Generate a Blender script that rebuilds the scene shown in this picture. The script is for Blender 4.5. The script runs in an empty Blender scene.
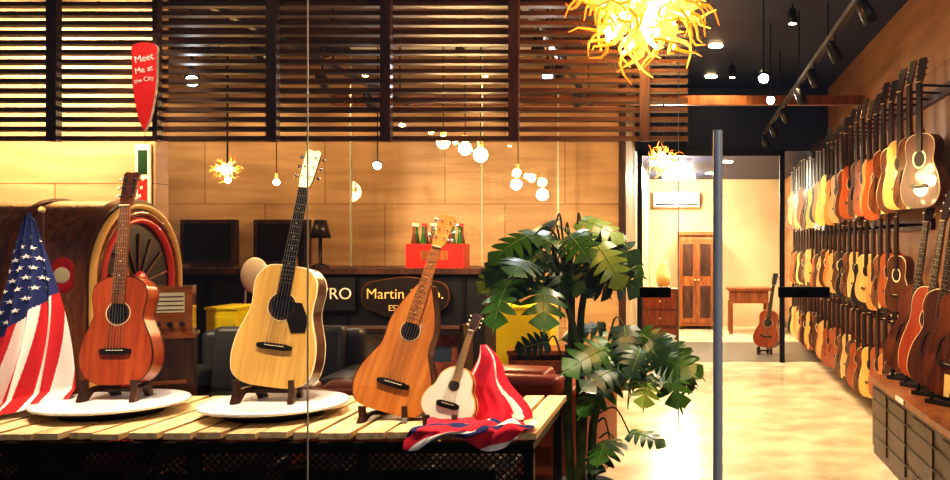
import bpy, math, random
from mathutils import Vector, Matrix, Euler
random.seed(7)
S = bpy.context.scene
R = math.radians

# ------------------------------------------------------------ materials
def mk(name):
    m = bpy.data.materials.new(name); m.use_nodes = True
    nt = m.node_tree
    return m, nt, nt.nodes['Principled BSDF']

def mat(name, col, rough=0.5, metal=0.0, emit=None, es=0.0, var=0.0, vs=8.0, coat=0.0, bump=0.0):
    m, nt, b = mk(name)
    b.inputs['Base Color'].default_value = (*col, 1)
    b.inputs['Roughness'].default_value = rough
    b.inputs['Metallic'].default_value = metal
    b.inputs['Coat Weight'].default_value = coat
    if emit:
        b.inputs['Emission Color'].default_value = (*emit, 1)
        b.inputs['Emission Strength'].default_value = es
    if var > 0 or bump > 0:
        tc = nt.nodes.new('ShaderNodeTexCoord'); n = nt.nodes.new('ShaderNodeTexNoise')
        n.inputs['Scale'].default_value = vs; n.inputs['Detail'].default_value = 5
        nt.links.new(tc.outputs['Object'], n.inputs['Vector'])
        if var > 0:
            cr = nt.nodes.new('ShaderNodeValToRGB')
            cr.color_ramp.elements[0].position = .3; cr.color_ramp.elements[1].position = .7
            cr.color_ramp.elements[0].color = (*[c*(1-var) for c in col], 1)
            cr.color_ramp.elements[1].color = (*[min(1, c*(1+var)) for c in col], 1)
            nt.links.new(n.outputs['Fac'], cr.inputs['Fac']); nt.links.new(cr.outputs['Color'], b.inputs['Base Color'])
        if bump > 0:
            bp = nt.nodes.new('ShaderNodeBump'); bp.inputs['Strength'].default_value = bump
            nt.links.new(n.outputs['Fac'], bp.inputs['Height']); nt.links.new(bp.outputs['Normal'], b.inputs['Normal'])
    return m

def wood(name, c1, c2, scale=(2, 30, 30), rough=0.4, coat=0.0):
    m, nt, b = mk(name)
    tc = nt.nodes.new('ShaderNodeTexCoord'); mp = nt.nodes.new('ShaderNodeMapping')
    mp.inputs['Scale'].default_value = scale
    n = nt.nodes.new('ShaderNodeTexNoise'); n.inputs['Scale'].default_value = 1; n.inputs['Detail'].default_value = 6
    n.inputs['Distortion'].default_value = .6
    cr = nt.nodes.new('ShaderNodeValToRGB')
    cr.color_ramp.elements[0].position = .35; cr.color_ramp.elements[1].position = .68
    cr.color_ramp.elements[0].color = (*c1, 1); cr.color_ramp.elements[1].color = (*c2, 1)
    nt.links.new(tc.outputs['Object'], mp.inputs['Vector']); nt.links.new(mp.outputs['Vector'], n.inputs['Vector'])
    nt.links.new(n.outputs['Fac'], cr.inputs['Fac']); nt.links.new(cr.outputs['Color'], b.inputs['Base Color'])
    b.inputs['Roughness'].default_value = rough; b.inputs['Coat Weight'].default_value = coat
    return m

def panelwood(name, c1, c2, pw, ph, axis):
    """plywood sheets with visible joints"""
    m = wood(name, c1, c2, (1.2, 1.2, 9), .45)
    nt = m.node_tree; b = nt.nodes['Principled BSDF']
    tc = nt.nodes.new('ShaderNodeTexCoord'); sp = nt.nodes.new('ShaderNodeSeparateXYZ'); cb = nt.nodes.new('ShaderNodeCombineXYZ')
    nt.links.new(tc.outputs['Object'], sp.inputs[0])
    nt.links.new(sp.outputs['Y' if axis == 'X' else 'X'], cb.inputs[0]); nt.links.new(sp.outputs['Z'], cb.inputs[1])
    br = nt.nodes.new('ShaderNodeTexBrick'); br.offset = 0.5
    br.inputs['Scale'].default_value = 1; br.inputs['Mortar Size'].default_value = .004
    br.inputs['Brick Width'].default_value = pw; br.inputs['Row Height'].default_value = ph
    br.inputs['Color1'].default_value = (1, 1, 1, 1); br.inputs['Color2'].default_value = (.82, .8, .76, 1); br.inputs['Mortar'].default_value = (.45, .36, .25, 1)
    nt.links.new(cb.outputs[0], br.inputs['Vector'])
    mx = nt.nodes.new('ShaderNodeMix'); mx.data_type = 'RGBA'; mx.blend_type = 'MULTIPLY'; mx.inputs[0].default_value = 1
    old = b.inputs['Base Color'].links[0].from_socket
    nt.links.new(old, mx.inputs[6]); nt.links.new(br.outputs['Color'], mx.inputs[7]); nt.links.new(mx.outputs[2], b.inputs['Base Color'])
    return m

def glassmat(name, tint=(1, 1, 1), refl=.05):
    m = bpy.data.materials.new(name); m.use_nodes = True; nt = m.node_tree
    nt.nodes.remove(nt.nodes['Principled BSDF']); o = nt.nodes['Material Output']
    t = nt.nodes.new('ShaderNodeBsdfTransparent'); t.inputs[0].default_value = (*tint, 1)
    g = nt.nodes.new('ShaderNodeBsdfGlossy'); g.inputs['Roughness'].default_value = .01
    x = nt.nodes.new('ShaderNodeMixShader'); x.inputs[0].default_value = refl
    nt.links.new(t.outputs[0], x.inputs[1]); nt.links.new(g.outputs[0], x.inputs[2]); nt.links.new(x.outputs[0], o.inputs[0])
    return m

M = {}
M['black'] = mat('black_paint', (.012, .011, .012), .45)
M['steel_dark'] = mat('dark_steel', (.03, .03, .035), .4, .8)
M['steel'] = mat('brushed_steel', (.74, .73, .70), .4, .15)
M['chrome'] = mat('chrome', (.8, .8, .8), .15, 1)
M['cream'] = mat('cream', (.85, .75, .5), .4)
M['white'] = mat('white_ceramic', (.82, .82, .84), .25, coat=.3)
M['ebony'] = mat('ebony', (.02, .014, .01), .35)
M['strings'] = mat('strings', (.75, .7, .55), .3, .9)
M['rosewood'] = wood('rosewood', (.05, .016, .008), (.14, .045, .018), (40, 40, 3), .3, .4)
M['mahog'] = wood('mahogany', (.26, .06, .018), (.42, .11, .03), (40, 40, 3), .28, .5)
M['spruce'] = wood('spruce', (.64, .37, .09), (.78, .49, .15), (60, 20, 2), .28, .5)
M['koa'] = wood('koa', (.48, .17, .035), (.70, .29, .07), (30, 20, 3), .28, .5)
M['maple'] = wood('maple', (.55, .3, .1), (.75, .48, .2), (30, 20, 3), .3, .4)
M['paleTop'] = mat('pale_top', (.90, .84, .68), .3, coat=.3)
M['burst'] = wood('sunburst', (.045, .012, .005), (.20, .06, .015), (12, 12, 3), .2, .6)
M['cherry'] = wood('cherry_top', (.29, .05, .012), (.44, .10, .025), (30, 20, 3), .28, .5)
M['pine'] = wood('pine_boards', (.60, .42, .21), (.84, .67, .40), (30, 3, 20), .5)
M['slat'] = wood('slat_timber', (.05, .02, .007), (.13, .055, .02), (3, 30, 30), .5)
M['dkwood'] = wood('dark_wood', (.03, .012, .007), (.085, .035, .018), (20, 20, 4), .4)
M['brown'] = wood('brown_casing', (.22, .08, .026), (.38, .155, .055), (4, 30, 30), .22, .6)
M['cab'] = wood('cabinet_wood', (.16, .055, .02), (.30, .11, .03), (20, 20, 3), .35)
M['red'] = mat('red_paint', (.60, .025, .02), .35, coat=.3)
M['redcloth'] = mat('red_cloth', (.62, .02, .05), .75, var=.3, vs=14)
M['flagwhite'] = mat('flag_white', (.80, .76, .70), .8)
M['flagblue'] = mat('flag_blue', (.02, .03, .13), .8)
M['yellow'] = mat('yellow_enamel', (.80, .64, .01), .35)
M['leatherG'] = mat('grey_leather', (.05, .052, .055), .4, bump=.15, vs=30)
M['leatherB'] = mat('brown_leather', (.13, .035, .015), .35, bump=.15, vs=30)
M['leatherR'] = mat('oxblood_leather', (.26, .05, .02), .35, bump=.15, vs=30)
M['leaf'] = mat('leaf_green', (.045, .13, .016), .36, var=.5, vs=5, coat=.1)
M['leaf2'] = mat('leaf_dark', (.014, .05, .012), .4, var=.4, vs=5, coat=.05)
M['leaf3'] = mat('leaf_yellow_green', (.18, .28, .03), .4, var=.3, vs=5, coat=.05)  # yellow-green of lit leaves put into the colour; also the midribs
M['stem'] = mat('stem_green', (.035, .06, .018), .5, var=.5, vs=18)
M['soil'] = mat('soil', (.03, .02, .012), .9)
M['pot'] = mat('pot_charcoal', (.03, .03, .035), .5)
M['screen'] = mat('dark_screen', (.015, .012, .01), .12)
M['gold'] = mat('gold_paint', (.8, .6, .25), .4)
M['glass'] = glassmat('window_glass', (1, 1, 1), .05)
M['glassedge'] = mat('glass_edge', (.40, .42, .34), .3)
M['greenglass'] = mat('bottle_green', (.02, .10, .02), .1)
M['brownglass'] = mat('bottle_brown', (.10, .03, .01), .1)
def em(name, col, s): return mat(name, (.02, .02, .02), .5, emit=col, es=s)
M['bulbW'] = em('bulb_warm', (1, .72, .35), 45)
M['bulbC'] = em('bulb_cool', (.85, .92, 1), 40)
M['tubeF'] = em('fluorescent_tube', (1, .93, .8), 9)
M['amber'] = mat('amber_glass', (.8, .33, .03), .2, emit=(1, .38, .05), es=2.4)
M['amberHot'] = mat('amber_glass_core', (.9, .6, .1), .2, emit=(1, .68, .25), es=9)
M['amberDim'] = mat('amber_glass_tips', (.7, .2, .02), .2, emit=(1, .25, .02), es=1.0)
M['tubeY'] = mat('jukebox_tube', (.6, .36, .12), .3, emit=(1, .5, .1), es=.12)
M['tubeR'] = mat('jukebox_tube_red', (.5, .05, .03), .3, emit=(1, .08, .03), es=.1)
M['lcd'] = mat('pale_display', (.42, .38, .28), .3, emit=(.9, .8, .5), es=.08)

# ------------------------------------------------------------ mesh builder
class MB:
    def __init__(s): s.v = []; s.f = []; s.mi = []; s.sm = []; s.ms = []; s.T = Matrix.Identity(4)
    def idx(s, m):
        if isinstance(m, str): m = M[m]
        if m not in s.ms: s.ms.append(m)
        return s.ms.index(m)
    def add(s, vs, fs, m, smooth=False, X=None):
        o = len(s.v); i = s.idx(m); T = s.T @ X if X is not None else s.T
        s.v += [T @ Vector(p) for p in vs]
        for f in fs: s.f.append([a+o for a in f]); s.mi.append(i); s.sm.append(smooth)
    def addm(s, vs, groups, smooth=True):
        """shared vertices, several materials"""
        o = len(s.v); s.v += [Vector(p) for p in vs]
        for m, fs in groups.items():
            i = s.idx(m)
            for f in fs: s.f.append([a+o for a in f]); s.mi.append(i); s.sm.append(smooth)
    def box(s, c, d, m, X=None):
        x, y, z = c; a, b, e = d[0]/2, d[1]/2, d[2]/2
        vs = [(x+i*a, y+j*b, z+k*e) for i in (-1, 1) for j in (-1, 1) for k in (-1, 1)]
        s.add(vs, [(0, 1, 3, 2), (4, 6, 7, 5), (0, 4, 5, 1), (2, 3, 7, 6), (0, 2, 6, 4), (1, 5, 7, 3)], m, False, X)
    def bb(s, x0, x1, y0, y1, z0, z1, m, X=None): s.box(((x0+x1)/2, (y0+y1)/2, (z0+z1)/2), (x1-x0, y1-y0, z1-z0), m, X)
    def tube(s, pts, r, m, n=8, cap=True, X=None):
        pts = [Vector(p) for p in pts]; k = len(pts)
        if not hasattr(r, '__len__'): r = [r]*k
        vs = []; fs = []
        t0 = (pts[1]-pts[0]).normalized(); up = Vector((0, 0, 1)) if abs(t0.z) < .9 else Vector((1, 0, 0))
        a = t0.cross(up).normalized()
        for i in range(k):
            t = (pts[min(i+1, k-1)]-pts[max(i-1, 0)]).normalized()
            a = (a - t*a.dot(t)).normalized(); b = t.cross(a)
            for j in range(n):
                q = 2*math.pi*j/n
                vs.append(pts[i]+(a*math.cos(q)+b*math.sin(q))*r[i])
        for i in range(k-1):
            for j in range(n):
                fs.append((i*n+j, i*n+(j+1) % n, (i+1)*n+(j+1) % n, (i+1)*n+j))
        s.add(vs, fs, m, True, X)
        if cap:
            s.add(vs[:n][::-1], [tuple(range(n))], m, False, X); s.add(vs[-n:], [tuple(range(n))], m, False, X)
    def lathe(s, prof, m, n=32, X=None, smooth=True):
        vs = []; fs = []
        for (r, z) in prof:
            for j in range(n):
                q = 2*math.pi*j/n; vs.append((max(r, 1e-4)*math.cos(q), max(r, 1e-4)*math.sin(q), z))
        for i in range(len(prof)-1):
            for j in range(n): fs.append((i*n+j, i*n+(j+1) % n, (i+1)*n+(j+1) % n, (i+1)*n+j))
        s.add(vs, fs, m, smooth, X)
    def ball(s, c, r, m, n=12, X=None, sq=(1, 1, 1)):
        pr = [(math.sin(math.pi*i/n), -math.cos(math.pi*i/n)) for i in range(n+1)]
        T = Matrix.Translation(c) @ Matrix.Diagonal((r*sq[0], r*sq[1], r*sq[2], 1))
        s.lathe(pr, m, n*2, (X @ T) if X is not None else T)
    def prism(s, out, y0, y1, mf, ms=None, mb=None, X=None, smooth=True):
        """outline (x,z) CCW, extruded along y, front at y0"""
        n = len(out); ms = ms or mf; mb = mb or ms
        s.add([(x, y0, z) for x, z in out], [tuple(range(n))], mf, False, X)
        s.add([(x, y1, z) for x, z in out], [tuple(range(n))[::-1]], mb, False, X)
        vs = [(x, y0, z) for x, z in out]+[(x, y1, z) for x, z in out]
        s.add(vs, [(i, i+n, (i+1) % n+n, (i+1) % n) for i in range(n)], ms, smooth, X)
    def ring(s, c, r0, r1, y, m, n=32, X=None):
        vs = []
        for j in range(n):
            q = 2*math.pi*j/n
            vs += [(c[0]+r0*math.cos(q), y, c[1]+r0*math.sin(q)), (c[0]+r1*math.cos(q), y, c[1]+r1*math.sin(q))]
        s.add(vs, [(2*j, 2*j+1, (2*j+3) % (2*n), (2*j+2) % (2*n)) for j in range(n)], m, False, X)
    def mesh(s, name):
        me = bpy.data.meshes.new(name); me.from_pydata([tuple(v) for v in s.v], [], s.f)
        for m in s.ms: me.materials.append(m)
        me.polygons.foreach_set('material_index', s.mi); me.polygons.foreach_set('use_smooth', s.sm)
        me.update(); return me
    def obj(s, name, loc=(0, 0, 0), rot=(0, 0, 0), parent=None, bevel=0, seg=2, mtx=None):
        o = bpy.data.objects.new(name, s.mesh(name)); S.collection.objects.link(o)
        o.location = loc; o.rotation_euler = rot
        if mtx is not None: o.matrix_world = mtx
        if parent: o.parent = parent
        if bevel:
            b = o.modifiers.new('bevel', 'BEVEL'); b.width = bevel; b.segments = seg; b.limit_method = 'ANGLE'
            if seg > 2:
                for p in o.data.polygons: p.use_smooth = True
        return o

def empty(name, loc=(0, 0, 0)):
    e = bpy.data.objects.new(name, None); e.location = loc; e.empty_display_size = .1
    S.collection.objects.link(e); return e

def catmull(P, k=6):
    out = []
    for i in range(len(P)-1):
        p0 = P[max(i-1, 0)]; p1 = P[i]; p2 = P[i+1]; p3 = P[min(i+2, len(P)-1)]
        for j in range(k):
            t = j/k
            out.append(tuple(.5*((2*p1[a])+(-p0[a]+p2[a])*t+(2*p0[a]-5*p1[a]+4*p2[a]-p3[a])*t*t+(-p0[a]+3*p1[a]-3*p2[a]+p3[a])*t**3) for a in range(len(p1))))
    out.append(tuple(P[-1])); return out

# ------------------------------------------------------------ ROOM
XR = 1.78
plyw = panelwood('plywood_wall', (.40, .25, .12), (.55, .36, .19), 1.2, .62, 'Y')
plyr = panelwood('plywood_side_wall', (.34, .18, .08), (.47, .26, .12), 1.5, .9, 'X')
conc = mat('polished_concrete', (.60, .51, .36), .2, var=.3, vs=3.0)
pave = mat('pavement', (.12, .12, .12), .8, var=.2, vs=5)
ceilL = wood('ceiling_timber', (.04, .02, .009), (.085, .042, .018), (2, 18, 18), .6)
ceilR = mat('ceiling_sky_tint', (.012, .024, .08), .5)  # blue of the reflected night sky, put into the ceiling colour
tan = mat('tan_plaster', (.62, .48, .30), .7, var=.08, vs=3)

def room(name, *a, m):
    b = MB(); b.bb(*a, m); return b.obj(name)
room('floor', -6.2, XR+.2, 3.1, 16.3, -.1, 0, m=conc)
room('ground_pavement', -9, 6, -3, 3.1, -.12, -.02, m=pave)
room('wall_right', XR, XR+.15, 3.1, 16.2, 0, 3.4, m=plyr)
room('wall_left', -6.2, -3.53, 6.0, 6.15, 0, 3.4, m=plyw)
room('wall_side', -6.2, -6.05, 3.1, 6.0, 0, 3.4, m=tan)
room('wall_back', -6.2, -.62, 9.0, 9.15, 0, 3.4, m=plyw)
room('wall_corridor', -.77, -.62, 9.15, 16.2, 0, 3.4, m=tan)
room('wall_far', -.62, XR, 16.05, 16.2, 0, 3.4, m=tan)
room('ceiling', -6.2, -.4, 3.1, 16.2, 3.4, 3.5, m=ceilL)
room('ceiling.001', -.4, XR+.15, 3.1, 16.2, 3.4, 3.5, m=ceilR)
room('ceiling_soffit', -.62, XR, 11.2, 16.05, 2.62, 3.4, m=ceilR)
b = MB(); b.bb(-3.5, XR, 8.9, 9.0, 2.84, 2.93, M['cab']); b.obj('trim_beam')
b = MB(); b.bb(-.62, XR, 11.2, 13.4, 0, .006, mat('dark_tile', (.12, .11, .09), .35)); b.obj('trim_threshold')
b = MB(); b.bb(XR-.02, XR, 6.4, 16.0, 0, .1, M['dkwood']); b.obj('baseboard_right')
b = MB(); b.bb(-.66, -.59, 8.97, 9.0, 0, 3.4, M['dkwood']); b.obj('trim_corner')
for i, y in enumerate((5.4, 6.7, 8.0)):
    b = MB(); b.bb(-6.0, -.4, y-.05, y+.05, 3.22, 3.4, M['slat']); b.obj('trim_%d' % (i+1))

# shop front glass
for i, (x0, x1) in enumerate(((-6, -3.0), (-3.0, -1.34), (-1.34, -.02), (.0, 1.6))):
    b = MB(); b.bb(x0+.004, x1-.004, 3.2, 3.204, 0.0, 3.4, M['glass'])
    if i in (1, 2): b.bb(x1-.0045, x1-.0015, 3.199, 3.209, 0, 3.4, M['glassedge'])
    b.obj('window_%d' % (i+1))
b = MB()
b.tube([(.113, 3.10, .35), (.113, 3.10, 1.845)], .0165, 'steel', 20)
for z in (.6, 1.6): b.tube([(.113, 3.10, z), (.113, 3.2, z)], .010, 'steel', 10)
b.obj('door_handle')
for x in (-.105, .42):
    w = .055 if x < 0 else .09
    b = MB(); b.bb(x-w, x+w, 3.165, 3.199, 1.265, 1.302, M['black']); b.tube([(x, 3.15, 1.283), (x, 3.165, 1.283)], .012, 'steel_dark', 12)
    b.obj('door_lock', bevel=.004)

# interior glass partitions
b = MB()
for x in (-3.16, -1.917, -1.2): b.bb(x-.006, x+.006, 8.5, 8.53, 0, 3.4, M['glassedge'])
b.bb(-3.16, -1.2, 8.5, 8.53, 3.3, 3.34, M['steel'])
b.bb(-3.15, -1.21, 8.512, 8.518, .05, 3.3, M['glass'])
b.obj('glass_partition')
b = MB()
for x in (-.56, .42, 1.2): b.bb(x-.03, x+.03, 11.1, 11.16, 0, 2.62, M['steel_dark'])
b.bb(-.59, 1.23, 11.1, 11.16, 2.55, 2.62, M['steel_dark'])
b.obj('partition_frame')

# slatted timber screen
b = MB(); z = 1.985
while z < 3.35:
    b.bb(-3.7, .015, 4.5, 4.56, z-.010, z+.010, M['slat']); z += .048
for x in (-3.14, -2.625, -2.05, -1.485, -.85, -.2):
    w = .012 if abs(x+2.625) < .01 else .025
    b.bb(x-w, x+w, 4.455, 4.5, 1.965, 3.4, M['dkwood'])
b.obj('slatted_screen')

# ------------------------------------------------------------ GUITARS
PROF = {
 'std': [(0, 0), (.25, .012), (.42, .09), (.498, .235), (.465, .40), (.375, .55), (.335, .63), (.352, .73), (.37, .82), (.335, .92), (.2, .99), (.07, 1.0), (0, 1.0)],
 'dread': [(0, 0), (.28, .01), (.45, .08), (.5, .22), (.48, .38), (.415, .52), (.375, .61), (.37, .70), (.38, .80), (.355, .90), (.24, .985), (.07, 1.0), (0, 1.0)],
 'weis': [(0, 0), (.28, .005), (.44, .05), (.5, .16), (.475, .28), (.39, .40), (.32, .48), (.30, .56), (.30, .66), (.25, .78), (.15, .92), (.075, 1.0), (0, 1.0)],
 'uke': [(0, 0), (.3, .02), (.46, .15), (.5, .33), (.44, .50), (.36, .60), (.33, .70), (.30, .82), (.2, .94), (.08, 1.0), (0, 1.0)],
 'arch': [(0, 0), (.28, .01), (.46, .10), (.5, .23), (.45, .40), (.34, .54), (.30, .62), (.32, .73), (.35, .82), (.30, .93), (.16, .99), (.06, 1.0), (0, 1.0)],
}
def outline(key, W, L, k=5, inset=0):
    h = catmull(PROF[key], k)
    right = [(x*(W-2*inset), inset+z*(L-2*inset)) for x, z in h]
    left = [(-x, z) for x, z in right[1:-1]][::-1]
    return right+left

def guitar(kind='std', L=1.0, LB=.49, W=.37, D=.1, top='spruce', side='mahog', neck='mahog', bind='cream', head='ebony',
           guard=False, fholes=False, hole=None, holez=.66, detail=True, bridge=.3, fretb='ebony', slotted=False):
    b = MB(); k = 6 if detail else 3
    o = outline(kind, W, LB, k)
    b.prism(o, .004, D, side, side)
    b.prism(outline(kind, W+.004, LB+.002, k), 0.0, .006, bind, bind)
    b.prism(outline(kind, W-.006, LB-.003, k, 0), -.0015, .001, top, bind)
    if detail:
        b.prism(outline(kind, W+.004, LB+.002, k), D-.004, D+.001, bind, bind)
    hr = hole or W*.135
    hz = LB*holez
    if fholes:
        for sgn in (-1, 1):
            pts = catmull([(sgn*W*.20, -.003, LB*.30), (sgn*W*.27, -.003, LB*.34), (sgn*W*.25, -.003, LB*.44), (sgn*W*.22, -.003, LB*.52), (sgn*W*.17, -.003, LB*.55)], 3)
            b.tube(pts, .0055, 'black', 6)
    else:
        n = 28
        b.ring((0, hz), hr*1.02, hr*1.28, -.0022, 'rosewood' if top != 'rosewood' else 'cream', n)
        b.ring((0, hz), hr*1.22, hr*1.3, -.0026, 'cream', n)
        b.add([(hr*math.cos(2*math.pi*j/n), -.0024, hz+hr*math.sin(2*math.pi*j/n)) for j in range(n)], [tuple(range(n))], 'black')
    if guard:
        pg = [(hr*.9, hz+hr*.5), (hr*1.15, hz-hr*.2), (hr*.6, hz-hr*1.0), (hr*1.2, hz-hr*2.2), (hr*2.4, hz-hr*2.0), (hr*2.5, hz-hr*.9), (hr*1.7, hz+hr*.5)]
        b.prism(pg, -.0045, -.002, 'ebony', 'ebony', smooth=False)
    bz = LB*bridge; bw = W*.21
    b.prism([(-bw, bz-.008), (-bw*.6, bz-.014), (bw*.6, bz-.014), (bw, bz-.008), (bw, bz+.008), (bw*.6, bz+.014), (-bw*.6, bz+.014), (-bw, bz+.008)], -.011, 0, 'ebony', smooth=False)
    b.box((0, -.012, bz+.004), (bw*1.1, .004, .003), 'cream')
    nz1 = L-.17*L**1; nw0 = .028; nw1 = .0215
    sc = min(1, L/.9); nw0 *= sc; nw1 *= sc
    f0 = hz+hr*1.0 if not fholes else LB*.72
    def taper(z): return nw0+(nw1-nw0)*(z-f0)/(nz1-f0)
    b.prism([(-nw0, f0), (nw0, f0), (nw1, nz1), (-nw1, nz1)], -.010, -.002, fretb, smooth=False)
    b.add([(-taper(LB), -.002, LB-.03), (taper(LB), -.002, LB-.03), (nw1, -.002, nz1), (-nw1, -.002, nz1),
           (-taper(LB)*.6, .055*sc, LB-.03), (taper(LB)*.6, .055*sc, LB-.03), (nw1*.6, .018, nz1), (-nw1*.6, .018, nz1),
           (-taper(LB)*.6, .020, LB+.05*sc), (taper(LB)*.6, .020, LB+.05*sc)],
          [(0, 1, 2, 3), (0, 3, 7, 8, 4), (1, 5, 9, 6, 2), (4, 8, 9, 5), (8, 7, 6, 9), (0, 4, 5, 1), (3, 2, 6, 7)], neck)
    nf = 16 if detail else 0
    for i in range(nf):
        z = nz1-(nz1-bz)*(1-2**(-(i+1)/12.0))
        if z > f0+.01: b.box((0, -.0105, z), (taper(z)*2, .0015, .0018), 'strings')
    if detail:
        for i in (3, 5, 7, 9, 12):
            z = nz1-(nz1-bz)*(1-2**(-(i-.5)/12.0))
            if z > f0: b.ball((0, -.0105, z), .0035*sc, 'cream', 5)
    b.box((0, -.011, nz1+.002), (nw1*2, .008, .005), 'cream')
    hl = L-nz1
    HX = Matrix.Translation((0, -.004, nz1+.003)) @ Matrix.Rotation(R(-12), 4, 'X')
    b.prism([(-nw1, 0), (nw1, 0), (nw1*1.35, hl*.16), (nw1*1.6, hl*.92), (nw1*1.1, hl), (0, hl*.97), (-nw1*1.1, hl), (-nw1*1.6, hl*.92), (-nw1*1.35, hl*.16)], 0, .014, head, neck, X=HX, smooth=False)
    if slotted:
        for sx in (-.8, .8): b.bb(sx*nw1-.004, sx*nw1+.004, -.001, .0, hl*.25, hl*.85, M['black'], X=HX)
    for i in range(3):
        for sg in (-1, 1):
            zz = hl*(.28+.25*i)
            if detail:
                b.tube([(sg*nw1*1.4, .008, zz), (sg*nw1*2.1, .008, zz)], .0025, 'chrome', 6, X=HX)
                b.ball((sg*nw1*2.35, .008, zz), .009*sc, 'cream' if (slotted or L < .6) else 'chrome', 5, X=HX, sq=(.8, .6, 1.1))
                b.tube([(sg*nw1*.9, -.008, zz), (sg*nw1*.9, 0, zz)], .004*sc, 'chrome', 8, X=HX)
            else: b.box((sg*nw1*2, .008, zz), (.022, .006, .012), 'chrome', X=HX)
    ns = 6 if detail else 0
    for i in range(ns):
        t = (i-2.5)/2.5
        b.tube([(t*bw*.5, -.0135, bz+.004), (t*nw1*.8, -.0135, nz1)], .0007 if i > 2 else .001, 'strings', 4, False)
    if fholes:
        b.prism([(-.02, .0), (.02, .0), (.035, bz*.7), (-.035, bz*.7)], -.008, -.003, 'gold', smooth=False)
    return b

def place(b, name, x, y, z, tilt=0, lean=8, yaw=0, parent=None):
    m = Matrix.Translation((x, y, z)) @ Matrix.Rotation(R(yaw), 4, 'Z') @ Matrix.Rotation(R(-lean), 4, 'X') @ Matrix.Rotation(R(tilt), 4, 'Y')
    return b.obj(name, mtx=m, parent=parent)

place(guitar('std', .955, .475, .325, .09, top='cherry', side='cherry', neck='mahog', bind='rosewood', head='rosewood', hole=.042, slotted=True, bridge=.31, fretb='cab'), 'acoustic_guitar', -2.495, 3.93, .838, -.5, 7)
place(guitar('dread', 1.06, .53, .365, .105, top='spruce', side='rosewood', neck='mahog', guard=True, head='cream', bridge=.33), 'acoustic_guitar', -1.80, 3.88, .838, 7.4, 7)
place(guitar('weis', .875, .56, .335, .08, top='koa', side='rosewood', neck='koa', head='koa', bind='rosewood', hole=.034, holez=.63, fretb='koa', bridge=.22), 'lap_steel_guitar', -1.262, 3.78, .748, 15.5, 8)
place(guitar('uke', .46, .225, .225, .05, top='paleTop', side='mahog', neck='maple', bind='gold', head='dkwood', hole=.019, bridge=.3, fretb='maple'), 'ukulele', -.99, 3.68, .730, 15, 12)

def stand(x, y, z, w=.2, h=.08, tilt=0, name='guitar_stand', m='dkwood', back=.16):
    b = MB()
    for sg in (-1, 1):
        prof = [(-.085, 0), (-.045, 0), (-.01, h*.55), (.07, h*.55), (.10, 0), (.14, 0), (.115, h*.9), (.13, h+back), (.108, h+back), (.082, h*1.0), (-.04, h*.88), (-.052, h+.035), (-.072, h+.035), (-.066, h*.7)]
        X = Matrix.Translation((sg*w*.38, 0, 0)) @ Matrix.Rotation(R(90+sg*12), 4, 'Z')
        b.prism([(p[0], p[1]) for p in prof], -.011, .011, m, X=X, smooth=False)
    b.bb(-w*.42, w*.42, .02, .05, h*.5, h*.8, M[m])
    b.bb(-w*.36, w*.36, .10, .118, h+back*.55, h+back*.75, M[m])
    b.obj(name, (x, y, z), bevel=.003)
stand(-2.495, 3.95, .772, .26, .06)
stand(-1.80, 3.90, .772, .28, .066)
stand(-1.255, 3.80, .712, .2, .034, back=.12)
stand(-.99, 3.70, .712, .12, .016, back=.08)

# ------------------------------------------------------------ display platforms + table
for (x, y) in ((-2.52, 3.96), (-1.79, 3.93)):
    b = MB()
    b.lathe([(0, 0), (.2, 0), (.21, .03), (.12, .036), (0, .036)], 'black', 40)
    b.lathe([(0, .036), (.27, .036), (.302, .042), (.308, .050), (.302, .058), (.28, .060), (0, .060)], 'white', 56)
    b.obj('round_display_plate', (x, y, .712))

b = MB(); tx0, tx1, ty0, ty1 = -3.3, -.60, 3.55, 4.42
x = tx0; i = 0
while x < tx1-.05:
    w = random.uniform(.085, .125); yy = random.uniform(-.035, .02)
    X = Matrix.Translation((x+w/2, (ty0+ty1)/2, 0)) @ Matrix.Rotation(R(random.uniform(-1, 1)), 4, 'Z')
    b.bb(-w/2, w/2, ty0-(ty0+ty1)/2+yy, ty1-(ty0+ty1)/2, .687, .709+random.uniform(0, .003), M['pine'], X=X)
    x += w+.022
b.bb(tx0, tx1, ty0+.08, ty0+.16, .665, .687, M['pine']); b.bb(tx0, tx1, ty1-.16, ty1-.08, .665, .687, M['pine'])
for y in (ty0+.03, ty1-.03):
    b.bb(tx0, tx1, y-.02, y+.02, .625, .665, M['steel_dark']); b.bb(tx0, tx1, y-.015, y+.015, .06, .09, M['steel_dark'])
for x in (tx0+.02, -2.62, -1.95, -1.28, tx1-.02):
    for y in (ty0+.03, ty1-.03): b.bb(x-.02, x+.02, y-.02, y+.02, 0, .64, M['steel_dark'])
for x in (tx0+.02, tx1-.02): b.bb(x-.015, x+.015, ty0+.03, ty1-.03, .63, .66, M['steel_dark'])
def meshpanel(x0, x1, z0, z1, y, sp=.03, t=.0045):
    H = z1-z0
    for sg in (-1, 1):
        c = x0-H
        while c < x1+H:
            xa = c if sg > 0 else c+H
            xb = xa+sg*H
            P, Q = (xa, z0), (xb, z1)
            def at(x): return z0+(z1-z0)*(x-xa)/(xb-xa)
            if P[0] > Q[0]: P, Q = Q, P
            if not (Q[0] <= x0 or P[0] >= x1):
                if P[0] < x0: P = (x0, at(x0))
                if Q[0] > x1: Q = (x1, at(x1))
                b.add([(P[0], y, P[1]-t), (P[0], y, P[1]+t), (Q[0], y, Q[1]+t), (Q[0], y, Q[1]-t)], [(0, 1, 2, 3)], 'steel_dark')
            c += sp
meshpanel(tx0+.03, tx1-.03, .09, .63, ty0+.04)
b.obj('display_table')
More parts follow.
